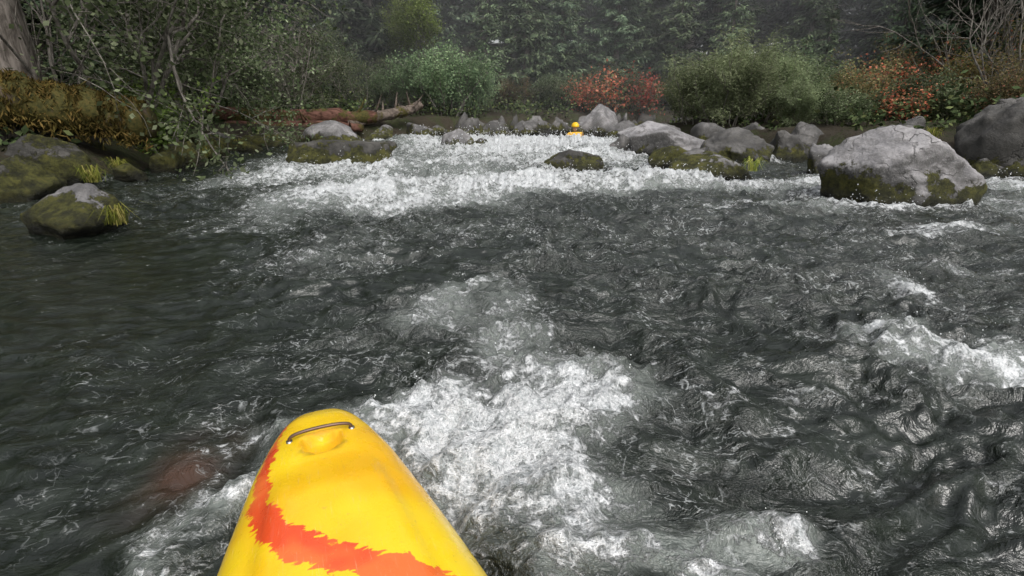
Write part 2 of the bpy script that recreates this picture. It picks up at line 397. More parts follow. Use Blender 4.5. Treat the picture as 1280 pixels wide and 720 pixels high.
GL = np.clip(.08+.92*fl*gp+.5*sst(3, 6, Y)+.3*streak+.6*sst(.1, .4, Fm), 0, 1)
AER = np.clip(AER*.75+.085*fl*gp+.09*sst(3, 6, Y), 0, 1)
for (a, b, ra, rb, rt) in ROCKS:
    if abs(a) > 7.5: continue
    ca, sa = math.cos(rt), math.sin(rt)
    dx, dy = X-a, Y-b
    u = (dx*ca+dy*sa)/ra; v = (-dx*sa+dy*ca)/rb
    dd = (np.sqrt(u*u+v*v)-.93)*min(ra, rb)
    k = .2 if a < -3 and b < 11 else .6
    Fm = Fm+k*np.exp(-(dd/.12)**2)*(.6+.8*fbm(X*3, Y*3, 2, 12))
Fm = np.clip(Fm, 0, 1.1)
H = calm*(.072*fbm(wx*.9, wy*1.4, 2, 1)+.072*(ridged(wx2*1.7+.5*wy2, wy2*2.9, 2, 2)-.4)*.9)
H += calm*.044*ridged(wx2*3.9, wy2*6.2-.8*wx2, 2, 3, .4)*(.35+.85*sst(-.3, .35, fbm(X*.9, Y*.9, 2, 19)))
fine = ridged(wx2*10, wy2*15, 2, 4)
H += calm**2*.0085*fine*(.2+1.0*sst(-.25, .35, fbm(X*1.3, Y*1.3, 2, 29)))
def ridge(pts, amp, wid):
    p = np.array(pts); yc = np.interp(X, p[:, 0], p[:, 1]); t = (Y-yc)
    e = sst(p[0, 0]-.6, p[0, 0]+.3, X)*sst(p[-1, 0]+.6, p[-1, 0]-.3, X)
    return amp*e*np.exp(-(np.where(t < 0, t/(wid*.7), t/(wid*1.8)))**2)*(.75+.7*fbm(X*1.6, Y*1.6, 3, 44))
H += ridge([(-2.4, 5.1), (-1.6, 5.3), (-.7, 5.9), (.6, 6.1), (1.8, 6.3), (2.4, 6.5)], .17, .35)
H += ridge([(-3.2, 7.2), (-1.5, 7.5), (0, 7.6), (1.5, 8.4)], .13, .4)
H += ridge([(-3.2, 9.6), (-1, 10.2), (2, 10.0)], .17, .5)
H += ridge([(-3.2, 13), (-1, 13.4), (2.2, 12.6)], .16, .6)
H += ridge([(.9, 4.3), (1.9, 4.5), (3.2, 4.9)], .08, .25)
H += ridge([(1.2, 1.75), (1.8, 1.95), (2.6, 1.7)], .06, .12)
H += ridge([(-.5, 1.5), (.1, 1.75), (.6, 1.65)], .05, .14)
H += ridge([(-.3, 2.6), (.5, 2.75), (1.3, 2.5)], .05, .14)
lump = 1-np.abs(pn(wx*7, wy*7, 61))*2
lump2 = 1-np.abs(pn(wx*16, wy*16, 62))*2
lump3 = pn(X*34, Y*34, 63)
H += np.clip(Fm, 0, 1)*(.028*lump+.020*lump2+.009*lump3)*(1+.9*sst(4, 8, Y))
H += .03*np.clip(Fm, 0, 1)
H += drop(Y)
S = (X-TIP[0])*AX[0]+(Y-TIP[1])*AX[1]; L = (X-TIP[0])*LX[0]+(Y-TIP[1])*LX[1]
wk = WK*np.clip(S, 1e-4, 2.6)**.45
ins = sst(.12, 0, np.abs(L)-wk)*sst(-.12, .02, S)*sst(2.8, 2.6, S)
H = H*(1-ins)+np.minimum(H, .02)*ins
Fm = np.clip(Fm+.52*np.exp(-((np.abs(L)-wk-.02)/.05)**2)*sst(-.1, .1, S)*sst(2.8, 2.4, S)*(.6+.8*fbm(X*5, Y*5, 2, 33)), 0, 1.1)
BED = np.exp(-(((X+.92)/.10)**2+((Y-1.2)/.15)**2))*np.clip(.7+1.0*fbm(X*6, Y*6, 4, 3), 0, 1.3)

def water_material():
    m, nt, out = newmat('river_water'); T = NT(nt)
    g = T.n('ShaderNodeNewGeometry'); P = g.outputs['Position']
    def attr(n):
        at = T.n('ShaderNodeAttribute'); at.attribute_name = n; return at.outputs['Fac']
    f, ae, bed, gl = attr('foam'), attr('aer'), attr('bed'), attr('glint')
    v1 = T.scalevec(P, (.8, 1.25, 1))
    n1 = T.noise(v1, 8, 5, .66, .6); n2 = T.noise(P, 30, 5, .75, .4); n3 = T.noise(P, 95, 3, .7)
    def foam_glint(vec, s, wd, d=2, ds=.8):
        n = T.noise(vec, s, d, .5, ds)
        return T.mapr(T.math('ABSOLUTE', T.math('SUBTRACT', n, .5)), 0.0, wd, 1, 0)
    t1 = foam_glint(v1, 5.5, .016, 3); t2 = foam_glint(v1, 13, .022, 2, 1.0)
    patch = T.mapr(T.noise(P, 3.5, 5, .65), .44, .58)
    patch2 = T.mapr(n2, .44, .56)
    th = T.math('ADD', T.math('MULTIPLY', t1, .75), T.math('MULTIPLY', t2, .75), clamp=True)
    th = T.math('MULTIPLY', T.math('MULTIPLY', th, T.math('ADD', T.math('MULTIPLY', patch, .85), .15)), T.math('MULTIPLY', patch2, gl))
    a = T.math('MULTIPLY', T.math('SUBTRACT', n1, .5), 1.9)
    b = T.math('MULTIPLY', T.math('SUBTRACT', n2, .5), 1.8)
    t = T.math('ADD', T.math('ADD', f, a), b)
    t = T.math('ADD', t, T.math('MULTIPLY', t2, .16))
    foam = T.mapr(t, .46, .92)
    aer = T.mapr(T.math('ADD', ae, T.math('ADD', T.math('MULTIPLY', a, .28), T.math('MULTIPLY', b, .12))), .02, 1.0)
    deep = T.mix(T.mapr(n1, .4, .6), (.006, .009, .006), (.014, .019, .013))
    c = T.mix(aer, deep, (.23, .255, .235))
    c = T.mix(T.math('MULTIPLY', bed, .32, clamp=True), c, (.22, .10, .065))
    c = T.mix(T.math('MULTIPLY', th, .9), c, (.50, .52, .52))  # pale foam strings that also paint glitter into the water colour
    fc = T.mix(T.mapr(T.math('ADD', T.math('MULTIPLY', n3, .5), T.math('MULTIPLY', n2, .5)), .38, .60), (.44, .47, .475), (.86, .87, .88))
    c = T.mix(foam, c, fc)
    ro = T.mapr(foam, 0, 1, .04, .6)
    h = T.math('ADD', T.math('MULTIPLY', n1, .9), T.math('MULTIPLY', n2, .11))
    h = T.math('ADD', h, T.math('MULTIPLY', foam, T.math('MULTIPLY', n2, .34)))
    b1 = T.bump(h, T.math('ADD', .20, T.math('MULTIPLY', gl, .76)), .07)
    b2 = T.bump(n3, T.math('ADD', .04, T.math('MULTIPLY', foam, .6)), .010, b1)
    principled(T, out, c, ro, b2, .5, 1.56)
    return m
M_water = water_material()
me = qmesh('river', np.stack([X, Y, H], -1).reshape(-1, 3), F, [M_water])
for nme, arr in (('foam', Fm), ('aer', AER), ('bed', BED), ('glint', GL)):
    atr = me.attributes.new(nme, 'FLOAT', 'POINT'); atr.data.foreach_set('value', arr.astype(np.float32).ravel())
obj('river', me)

# spray droplets
bpy.ops.mesh.primitive_ico_sphere_add(subdivisions=1, radius=1); ico = bpy.context.object
iv = np.array([v.co[:] for v in ico.data.vertices]); ifc = np.array([p.vertices[:] for p in ico.data.polygons]); bpy.data.objects.remove(ico)
w = (np.clip(Fm-.5, 0, 1)**1.3)*np.gradient(X, axis=1)*np.gradient(Y, axis=0)
w = np.where((Y > .6) & (Y < 16) & (np.abs(X) < 8), w, 0)
w2 = w/(.6+.25*Y)**2
pr = (w2/w2.sum()).ravel(); idx = rng.choice(len(pr), 4200, p=pr)
VV = []; FF = []; nn = 0
for i in idx:
    x, y, z = X.ravel()[i], Y.ravel()[i], H.ravel()[i]
    dst = math.hypot(x, y); r = (.0009+.0015*random.random()**2)*(.7+.30*dst)
    hz = abs(random.gauss(0, .024))*(1+.30*dst)
    VV.append(iv*r*np.array([1, 1, 1.2])+np.array([x+random.gauss(0, .035), y+random.gauss(0, .035), z+hz+.004])); FF.append(ifc+nn); nn += len(iv)
M_drop = plainmat('spray', (.82, .84, .85), .15)
obj('water_spray', qmesh('water_spray', np.concatenate(VV), np.concatenate(FF), [M_drop]))

# ------------------------------------------------------------------ kayak
def kayak_material():
    m, nt, out = newmat('kayak_plastic'); T = NT(nt)
    tc = T.n('ShaderNodeTexCoord'); P = tc.outputs['Object']
    c = T.mix(T.mapr(T.noise(P, 3, 3), .35, .65), (.88, .48, .008), (.92, .65, .015))
    at = T.n('ShaderNodeAttribute'); at.attribute_name = 'rim'
    c = T.mix(at.outputs['Fac'], c, (.86, .34, .01))
    ag = T.n('ShaderNodeAttribute'); ag.attribute_name = 'gfx'
    jag = T.noise(T.scalevec(P, (1.2, .45, 1)), 34, 4, .65, .8)
    k = T.mapr(T.math('ADD', ag.outputs['Fac'], T.math('MULTIPLY', T.math('SUBTRACT', jag, .5), .072)), -.001, .0014)
    red = T.mix(T.mapr(T.noise(P, 9, 2), .4, .6), (.78, .085, .02), (.85, .17, .035))
    c = T.mix(k, c, red)
    sv = T.noise(T.scalevec(P, (3, 60, 3)), 6, 5, .7)
    c = T.mix(T.math('MULTIPLY', T.mapr(sv, .60, .68), .18), c, (.85, .78, .5))
    sp = T.noise(P, 55, 3, .6)
    c = T.mix(T.math('MULTIPLY', T.mapr(sp, .66, .72), .35), c, (.45, .32, .08))
    fn = T.noise(P, 160, 3, .6)
    ro = T.mapr(T.noise(P, 18, 4), .35, .65, .18, .42)
    principled(T, out, c, ro, T.bump(T.math('ADD', fn, T.math('MULTIPLY', T.noise(P, 7, 2), 2.5)), .14, .004), .5, coat=.3)
    return m
M_kayak = kayak_material()
def kayak_mesh(LEN=2.6):
    ns, na = 330, 96
    s = LEN*(np.linspace(0, 1, ns)**1.35); s[0] = .0005
    wdt = WK*s**.45*np.sqrt(np.clip(1-(s/LEN)**5, 0, 1)); wdt = np.minimum(wdt, .31+.02*np.tanh((wdt-.31)*8))
    zt = np.interp(s, [0, .03, .1, .3, .62, 1.0, 1.7, 2.3, 2.6], [.175, .210, .240, .275, .305, .335, .30, .22, .16])
    zb = np.interp(s, [0, .03, .1, .4, 1.3, 2.2, 2.6], [.165, .13, .08, -.02, -.09, -.04, .12])
    k = np.ones(9)/9
    def sm(a):
        p = np.concatenate([np.full(4, a[0]), a, np.full(4, a[-1])]); return np.convolve(p, k, 'valid')
    zt = sm(sm(zt)); zb = sm(zb)
    ze = zb+(zt-zb)*.56
    th = np.linspace(0, 2*PI, na, endpoint=False)
    c, sn = np.cos(th), np.sin(th)
    yy = wdt[:, None]*(np.sign(c)*np.abs(c)**.62)[None, :]
    zz = ze[:, None]+np.where(sn > 0, (zt-ze)[:, None]*np.abs(sn)**.85, -(ze-zb)[:, None]*np.abs(sn)**.6)
    xx = np.repeat(s[:, None], na, 1)
    top = sn[None, :] > 0
    ln = yy/np.maximum(wdt[:, None], 1e-4)
    q = ((xx-.262)/.055)**2+(yy/.042)**2
    zz -= np.where(top, .026*sst(1.15, .55, q), 0)
    zz += np.where(top, .012*sst(.62, .48, np.abs(ln))*sst(.34, .48, xx)*sst(1.05, .95, xx), 0)
    V = np.stack([xx, yy, zz], -1).reshape(-1, 3)
    i = np.arange(ns-1)[:, None]*na; j = np.arange(na)[None, :]; j2 = (j+1) % na
    F = np.stack([i+j, i+na+j, i+na+j2, i+j2], -1).reshape(-1, 4)
    rim = np.where(top, np.exp(-((q-.85)/.35)**2)*.7, 0)
    pts = np.array([(.10, -.078), (.20, -.106), (.33, -.126), (.44, -.130), (.53, -.108), (.61, -.062), (.66, -.012), (.71, .05), (.79, .16)]); hw = [.004, .010, .015, .019, .026, .030, .027, .03, .03]
    best = np.full(xx.shape, -9.0)
    for a in range(len(pts)-1):
        p, qv = pts[a], pts[a+1]; d = qv-p
        t = np.clip(((xx-p[0])*d[0]+(yy-p[1])*d[1])/(d@d), 0, 1)
        dist = np.hypot(xx-p[0]-t*d[0], yy-p[1]-t*d[1]); best = np.maximum(best, hw[a]+(hw[a+1]-hw[a])*t-dist)
    best = np.where(top, best, -1)
    me = qmesh('kayak_hull', V, F, [M_kayak])
    for nme, arr in (('rim', rim), ('gfx', best)):
        at = me.attributes.new(nme, 'FLOAT', 'POINT'); at.data.foreach_set('value', arr.astype(np.float32).ravel())
    return me
KM = kayak_mesh()
M_black = plainmat('neoprene', (.02, .02, .022), .75, .3, bumps=True)
M_metal = plainmat('grab_loop_metal', (.13, .08, .06), .35, .5, .5)
M_steel = plainmat('bolt_steel', (.35, .33, .3), .35, .5, 1)
def make_kayak(loc, rotz, tilt=0.0, scale=1):
    root = bpy.data.objects.new('kayak', None); scene.collection.objects.link(root)
    root.location = loc; root.rotation_euler = (0, tilt, rotz); root.scale = (scale,)*3
    obj('hull', KM, parent=root)
    b = MB(); tt = np.linspace(0, PI, 17)
    P = np.stack([.226+.0*tt, -.070*np.cos(tt), .256+.024*np.sin(tt)**.45], -1)
    b.tube(P, np.full(17, .0042), 8); obj('grab_loop', b.mesh('grab_loop', [M_metal]), parent=root)
    b = MB()
    for sgn in (-1, 1):
        b.tube([(.226, sgn*.070, .244), (.226, sgn*.070, .262), (.226, sgn*.070, .2621)], [.008, .007, .0001], 10)
    obj('loop_bolts', b.mesh('loop_bolts', [M_steel]), parent=root)
    b = MB(); a = np.linspace(0, 2*PI, 49)
    P = np.stack([1.42+.42*np.cos(a), .235*np.sin(a), .345+0*a], -1)
    b.tube(P, np.full(49, .018), 8); obj('cockpit_coaming', b.mesh('coaming', [M_black]), parent=root)
    rr = np.linspace(0, 1, 8); RR, AA = np.meshgrid(rr, a)
    V = np.stack([1.42+.42*RR*np.cos(AA), .235*RR*np.sin(AA), .352+.09*(1-RR)**1.5], -1).reshape(-1, 3)
    i = np.arange(48)[:, None]*8; j = np.arange(7)[None, :]
    F = np.stack([i+j, i+8+j, i+8+j+1, i+j+1], -1).reshape(-1, 4)
    obj('spray_skirt', qmesh('spray_skirt', V, F, [M_black]), parent=root)
    return root
make_kayak((TIP[0], TIP[1], .0), math.atan2(AX[1], AX[0]), 0)

# ------------------------------------------------------------------ distant kayaker
def kayaker(loc, rotz):
    root = bpy.data.objects.new('kayaker', None); scene.collection.objects.link(root)
    root.location = loc; root.rotation_euler = (0, 0, rotz)
    M_jacket = plainmat('dry_top', (.80, .45, .02), .6); M_pfd = plainmat('life_vest', (.75, .14, .03), .7)
    M_skin = plainmat('skin', (.5, .3, .22), .5); M_helm = plainmat('helmet', (.90, .55, .02), .3); M_pad = plainmat('paddle', (.03, .03, .035), .4)
    def skin(name, verts, edges, rad, mat):
        me = bpy.data.meshes.new(name); me.from_pydata(verts, edges, []); o = obj(name, me, parent=root)
        md = o.modifiers.new('Skin', 'SKIN'); md.use_smooth_shade = True
        for i, r in enumerate(rad): me.skin_vertices[0].data[i].radius = r if isinstance(r, tuple) else (r, r)
        me.skin_vertices[0].data[0].use_root = True
        o.modifiers.new('Sub', 'SUBSURF').levels = 2; o.modifiers['Sub'].render_levels = 2
        me.materials.append(mat); return o
    v = [(0, 0, .18), (-.03, 0, .38), (-.05, 0, .58), (-.05, 0, .68), (-.04, -.19, .62), (-.16, -.33, .44), (-.42, -.30, .48), (-.04, .19, .62), (-.18, .32, .42), (-.44, .27, .42)]
    e = [(0, 1), (1, 2), (2, 3), (2, 4), (4, 5), (5, 6), (2, 7), (7, 8), (8, 9)]
    skin('torso_and_arms', v, e, [(.15, .17), (.13, .16), (.12, .17), .06, .07, .052, .035, .07, .052, .035], M_jacket)
    skin('life_vest', [(0, 0, .28), (-.03, 0, .42), (-.05, 0, .57)], [(0, 1), (1, 2)], [(.16, .19), (.16, .19), (.14, .17)], M_pfd)
    skin('head', [(-.05, 0, .70), (-.06, 0, .78), (-.06, 0, .86)], [(0, 1), (1, 2)], [.055, .08, .085], M_skin)
    skin('hands', [(-.42, -.30, .48), (-.49, -.30, .48)], [(0, 1)], [.035, .035], M_skin)
    skin('hand_other', [(-.44, .27, .42), (-.51, .27, .42)], [(0, 1)], [.035, .035], M_skin)
    bpy.ops.mesh.primitive_uv_sphere_add(segments=24, ring_count=12, radius=.125)
    h = bpy.context.object; h.name = 'helmet'; h.parent = root; h.location = (-.05, 0, .86); h.scale = (1.15, .95, .95)
    for q in h.data.vertices:
        if q.co.z < -.03: q.co.z = -.03; q.co.x *= 1.05; q.co.y *= 1.05
    for p in h.data.polygons: p.use_smooth = True
    h.data.materials.append(M_helm)
    b = MB(); b.tube([(-.5, -.95, .62), (-.48, .95, .28)], [.015, .015], 8)
    for sgn, z in ((-1, .62), (1, .28)):
        t = np.linspace(0, .45, 9); wd = .10*np.sin(np.linspace(.25, 2.9, 9))
        V = np.concatenate([np.stack([-.5-wd, sgn*(.9+t), z-sgn*t*.18], -1), np.stack([-.5+wd, sgn*(.9+t), z-sgn*t*.18+.01], -1)])
        b.add(V, [(i, i+1, i+10, i+9) for i in range(8)])
    obj('paddle', b.mesh('paddle', [M_pad]), parent=root)
    return root
ka = -PI/2+.25
kx, ky = 2.0, 16.8
make_kayak((kx-1.4*math.cos(ka), ky-1.4*math.sin(ka), -.62), ka)
kayaker((kx, ky, -.52), ka)

# ------------------------------------------------------------------ vegetation generators
def conifer(name, Hh, R, seed, mat, bare=.3, dens=1.0):
    r = np.random.default_rng(seed); b = MB()
    zz = np.linspace(-.3, Hh, 12); cx = .12*np.cumsum(r.normal(size=12))*.4; cy = .12*np.cumsum(r.normal(size=12))*.4
    b.tube(np.stack([cx, cy, zz], -1), np.linspace(.018*Hh, .01, 12), 9, 0, .04)
    z = bare; PP = []; AA = []; LL = []
    while z < Hh-.1:
        f = (z-bare)/(Hh-bare); Rb = R*(1-f)**.8*(1 if f > .08 else .75+f*3)
        lowres = z > 8
        nb = int(r.integers(5, 9)*dens)
        for k in range(nb):
            if r.random() < .15: continue
            az = r.uniform(0, 2*PI); ln = Rb*r.uniform(.5, 1.2)+.1; zb = z+r.uniform(-.22, .22)
            m = max(4, int(ln/(.2 if lowres else .12))); t = (np.arange(m)+.7)/m
            drp = r.uniform(.12, .55)
            px = t*ln; pz = zb+.2*px-drp*px*t+.10*ln*t**4
            ox = np.interp(zb, zz, cx); oy = np.interp(zb, zz, cy)
            base = np.stack([ox+px*math.cos(az), oy+px*math.sin(az), pz], -1)
            if not lowres:
                b.tube(base[[0, m//2, m-1]], [.022, .014, .005], 3, 0)
            wdt = (.42*ln*(1-t)**.7*np.minimum(1, t*3+.25)+.09)
            for sg in (-1, 1):
                for rep in range(1 if lowres else 2):
                    ang = az+sg*r.uniform(.4, 1.3, m)
                    d = np.stack([np.cos(ang), np.sin(ang), r.uniform(-1.1, .1, m)], -1)
                    LLn = np.clip(wdt*r.uniform(.6, 1.15, m), .08, .5)
                    PP.append(base+r.normal(scale=.04, size=base.shape)); AA.append(d); LL.append(LLn*(1.5 if lowres else 1))
        z += r.uniform(.16, .30)*(1 if Hh < 10 else 1.25)
    P = np.concatenate(PP); A = np.concatenate(AA); Ln = np.concatenate(LL)[:, None]
    N = len(P); A /= np.linalg.norm(A, axis=1)[:, None]
    nn = r.normal(size=(N, 3))*.6+np.array([0, 0, 1]); B = np.cross(nn, A); B /= np.linalg.norm(B, axis=1)[:, None]
    W = .03+.05*Ln
    V = np.stack([P-B*W*.4, P+A*Ln*.45-B*W, P+A*Ln, P+A*Ln*.45+B*W], 1).reshape(-1, 3)
    b.add(V, np.arange(4*N).reshape(-1, 4), 1)
    return b.mesh(name, [M_bark, mat], False)

def grow(b, p, d, ln, r0, depth, tips, r, spread=.7, nseg=5, up=.15, kids=(3, 5)):
    pts = [np.array(p, float)]; d = np.array(d, float)
    for i in range(nseg):
        d = d+r.normal(scale=.16, size=3)+np.array([0, 0, up*.3]); d /= np.linalg.norm(d)
        pts.append(pts[-1]+d*ln/nseg)
        if depth <= 1: tips.append(pts[-1])
    b.tube(pts, np.linspace(r0, r0*.45, nseg+1), 6 if depth > 1 else 4, 0)
    if depth == 0: return
    for k in range(int(r.integers(*kids))+1):
        i = int(r.integers(max(1, nseg//3), nseg+1))
        nd = d+r.normal(scale=spread, size=3); nd[2] += up; nd /= np.linalg.norm(nd)
        grow(b, pts[i], nd, ln*r.uniform(.45, .75), r0*.5, depth-1, tips, r, spread, max(3, nseg-1), up, kids)
def broadleaf(name, Hh, seed, mat, leafL=.07, leafW=.045, per=14, sig=.16, stems=1, depth=3, spread=.8, r0=.05, lean=(0, 0), up=.15, hang=.1, bark=None, sp0=.35):
    r = np.random.default_rng(seed); b = MB(); tips = []
    for s in range(stems):
        a = r.uniform(0, 2*PI); k = sp0 if stems > 1 else .05
        d = np.array([lean[0]+k*math.cos(a), lean[1]+k*math.sin(a), 1.0]); d /= np.linalg.norm(d)
        grow(b, (.15*stems**.5*math.cos(a)*.6, .15*stems**.5*math.sin(a)*.6, -.2), d, Hh*r.uniform(.5, .68), r0, depth, tips, r, spread, 6, up)
    tp = np.array(tips); P = np.repeat(tp, per, 0)+r.normal(scale=sig, size=(len(tp)*per, 3))*np.array([1, 1, .7])
    b.leaves(P, leafL, leafW, 1, .5, hang)
    return b.mesh(name, [bark or M_twig, mat], False)

def gz(x, y): return float(ground(np.array([x], float), np.array([y], float))[0])
def place(name, me, x, y, s=1.0, rz=None, dz=0, sz=None):
    return obj(name, me, (x, y, gz(x, y)+dz), (0, 0, random.uniform(0, 6.28) if rz is None else rz), (s, s, sz or s))

CON = [conifer('fir_a', 15, 2.5, 1, M_conif, .4), conifer('fir_b', 13, 2.0, 2, M_conif, .2), conifer('fir_c', 16, 2.3, 3, M_conif, 1.8),
       conifer('fir_d', 8, 1.7, 4, M_conif2, .1), conifer('fir_e', 6, 1.5, 5, M_conif2, .05)]
for yrow, x0, x1, step in ((27.5, -22, 26, 3.2), (32, -28, 32, 3.0), (38, -36, 42, 3.6), (46, -44, 52, 4.4)):
    x = x0
    while x < x1:
        y = yrow+random.uniform(-1.6, 1.8); xx = x+random.uniform(-1, 1)
        k = random.choices([0, 1, 2, 3, 4], [4, 4, 3, 1.6 if yrow < 33 else .3, .8 if yrow < 33 else 0])[0]
        if not (yrow < 28 and -6.5 < xx < -2.2):
            place('conifer_tree', CON[k], xx, y, random.uniform(.85, 1.25))
        x += step*random.uniform(.75, 1.25)
for i in range(24):
    sd = -1 if i % 2 else 1
    y = -20+i*1.9+random.uniform(-1, 1); x = sd*random.uniform(12.5 if sd < 0 else 15.5, 20)
    place('conifer_tree', CON[random.choice([0, 1, 2, 0, 1])], x, y, random.uniform(.85, 1.25))
for x, y, k, s in ((2.3, 25.8, 1, .72), (.6, 25.5, 3, .9), (4.8, 26.2, 0, .7), (9.5, 24.5, 3, .85), (12.8, 22.5, 4, 1.0), (7.2, 25, 4, 1), (14.5, 21, 3, .9), (-7.5, 25, 3, .75), (-9.8, 17, 3, .85), (-11, 13, 1, .9), (-11.5, 9.5, 0, .8), (-9.5, 22, 0, 1), (-1.2, 25, 4, .9), (13.4, 25.5, 3, 1.0), (16, 19.5, 1, .8), (-5.6, 26.5, 1, .9), (10.8, 20.5, 4, .8), (6.6, 28.0, 0, .9), (18.5, 27, 0, 1.0),
                   (-5.0, 30, 0, 1.1), (-3.2, 30.5, 1, 1.15), (-4.2, 34.5, 0, 1.15), (-6.6, 30.5, 0, 1.1)):
    place('conifer_tree', CON[k], x, y, s)

b = MB(); zz = np.linspace(-.4, 16, 24); b.tube(np.stack([.02*zz, 0*zz, zz], -1), .30*(1-.035*zz)+.18*np.exp(-(zz+.4)*1.6), 28, 0, .03)
for k in range(26):
    a = random.uniform(0, 6.28); z = random.uniform(2.6, 12); l = random.uniform(.4, 1.6)
    b.tube([(0, 0, z), (l*.5*math.cos(a), l*.5*math.sin(a), z+.02), (l*math.cos(a), l*math.sin(a), z-.2)], [.03, .02, .006], 5, 0)
obj('fir_trunk', b.mesh('fir_trunk', [M_bark]), (-7.0, 7.75, gz(-7.0, 7.75)))

AL = [broadleaf('alder_a', 4.6, 11, M_alder, .085, .055, 7, .17, 3, 3, .8, .045, (.35, -.1), .08, .2, sp0=.4),
      broadleaf('alder_b', 5.2, 12, M_alder, .085, .055, 7, .18, 2, 3, .85, .045, (.2, 0), .1, .2),
      broadleaf('alder_c', 4.0, 13, M_alder, .08, .05, 7, .17, 4, 3, .8, .035, (.1, -.1), .05, .2, sp0=.6)]
for x, y, k, s, rz in ((-6.7, 9.0, 0, 1.0, 0), (-7.4, 10.2, 1, 1.0, .3), (-6.6, 11.2, 2, .9, 0), (-8.0, 12.2, 1, 1.1, -.4),
                       (-8.2, 14.2, 1, 1.0, 2), (-9.2, 16, 2, 1.1, 1), (-7.6, 18.5, 0, .62, .5), (-5.8, 20.5, 2, .7, 2.5), (-7.8, 21, 1, .75, 1.5), (-9.5, 19, 0, .9, 3), (-6.9, 15.4, 2, .5, 3), (-9.6, 6.9, 1, .9, 0), (-9.5, 4.5, 0, 1.1, .4), (-8.6, 2.0, 2, 1.1, 0)):
    place('alder_tree', AL[k], x, y, s, rz)
SB = broadleaf('sapling', 1.5, 21, M_bright, .075, .05, 8, .10, 3, 2, .8, .018, (.2, -.1), .1, .1, sp0=.5)
for x, y, s in ((-5.9, 8.9, 1.0), (-6.2, 9.4, .9)):
    place('maple_sapling', SB, x, y, s)
CW = broadleaf('cottonwood', 6.4, 31, M_bright, .12, .085, 12, .24, 2, 3, .38, .07, (0, 0), .35, .1, sp0=.06)
place('cottonwood_tree', CW, -3.5, 23.4, .62)
place('cottonwood_tree', CW, -4.5, 24.4, .5)
BL = broadleaf('bluebush', 2.7, 33, M_blue, .08, .05, 14, .15, 9, 2, .5, .03, (0, 0), .3, .1, sp0=.42)
for x, y, s in ((-2.4, 20.0, 1.05), (-3.3, 21.0, .85), (-1.8, 21.4, .8), (-4.6, 20.6, .6)):
    place('alder_shrub', BL, x, y, s)
WL = broadleaf('willow', 2.2, 35, M_willow, .11, .022, 18, .13, 13, 2, .5, .022, (0, 0), .35, -.3, sp0=.7)
for x, y, s in ((5.5, 13.8, .85), (6.5, 14.4, .8), (4.9, 14.6, .6), (7.0, 13.2, .5)):
    place('willow_shrub', WL, x, y, s)
RD = broadleaf('vinemaple', 2.0, 37, M_red, .12, .09, 2, .17, 7, 2, .75, .02, (0, 0), .2, .1, sp0=.6)
for x, y, s in ((4.0, 22.6, .98), (5.5, 23.2, .9), (2.9, 23.2, .6), (12.0, 16.5, .8), (9.2, 12.4, .5), (10.2, 14.6, .7)):
    place('vine_maple', RD, x, y, s)
BR = broadleaf('autumnshrub', 2.1, 39, M_brown, .075, .05, 8, .16, 9, 2, .7, .022, (0, 0), .15, .1, sp0=.7)
OC = broadleaf('ochreshrub', 2.1, 41, M_ochre, .075, .05, 8, .15, 8, 2, .7, .022, (0, 0), .15, .1, sp0=.7)
GN = broadleaf('greenshrub', 2.1, 43, M_alder, .085, .055, 9, .16, 9, 2, .7, .022, (0, 0), .15, .1, sp0=.7)
for x, y, s, q in ((8.6, 13.6, .7, BR), (9.8, 13.0, .66, GN), (11.2, 13.4, .8, OC), (10.3, 11.2, .65, BR), (9.3, 10.0, .55, BR), (12.3, 12, .9, BR), (8.0, 15.6, .7, OC), (9.2, 16.2, .8, GN), (11.5, 15.6, .9, BR),
                   (6.9, 11.4, .45, GN), (9.6, 8.2, .65, OC), (10.6, 9.3, .8, BR), (10, 5, 1, BR), (12.6, 10, 1.0, OC), (1.6, 23.4, .65, GN), (.2, 23, .6, BR), (7.8, 24.2, .8, GN), (2.2, 24.0, .7, GN), (4.6, 24.2, .9, GN), (13.5, 14, 1.1, BR)):
    place('autumn_shrub' if q is not GN else 'green_shrub', q, x, y, s)
bb = MB(); tt = []; r = np.random.default_rng(5)
for k in range(7):
    a = r.uniform(0, 6.28); grow(bb, (0, 0, -.2), (.4*math.cos(a), .4*math.sin(a), 1), 2.0, .03, 2, tt, r, .5, 5, .2, (3, 5))
bare = bb.mesh('bare_shrub', [M_twig])
for x, y, s in ((10.9, 12.0, 1.0), (12.2, 14.2, 1.2), (-6.6, 16.5, .9), (-7.0, 8.4, 1.1)): place('bare_shrub', bare, x, y, s)

b = MB(); C = []
for i in range(1700):
    q = random.random()
    if q < .28: x = random.uniform(-14, -5.4); y = random.uniform(2, 20)
    elif q < .5: x = random.uniform(5, 17); y = random.uniform(5, 22)
    else: x = random.uniform(-18, 20); y = random.uniform(19, 27)
    d = float(chan(np.array([x]), np.array([y]))[0])
    if d > -.45: continue
    rad = random.uniform(.2, .55)*(1.0 if d < -1.2 else .5); n = int(40*rad/.35)
    if y > 20: rad *= 1.3
    P = rng.normal(scale=rad*.6, size=(n, 3))*np.array([1, 1, .75])+np.array([x, y, gz(x, y)+rad*.5]); C.append(P)
C = np.concatenate(C); b.leaves(C, .12, .07, 0, .6, 0)
obj('undergrowth', b.mesh('undergrowth', [M_under], False))

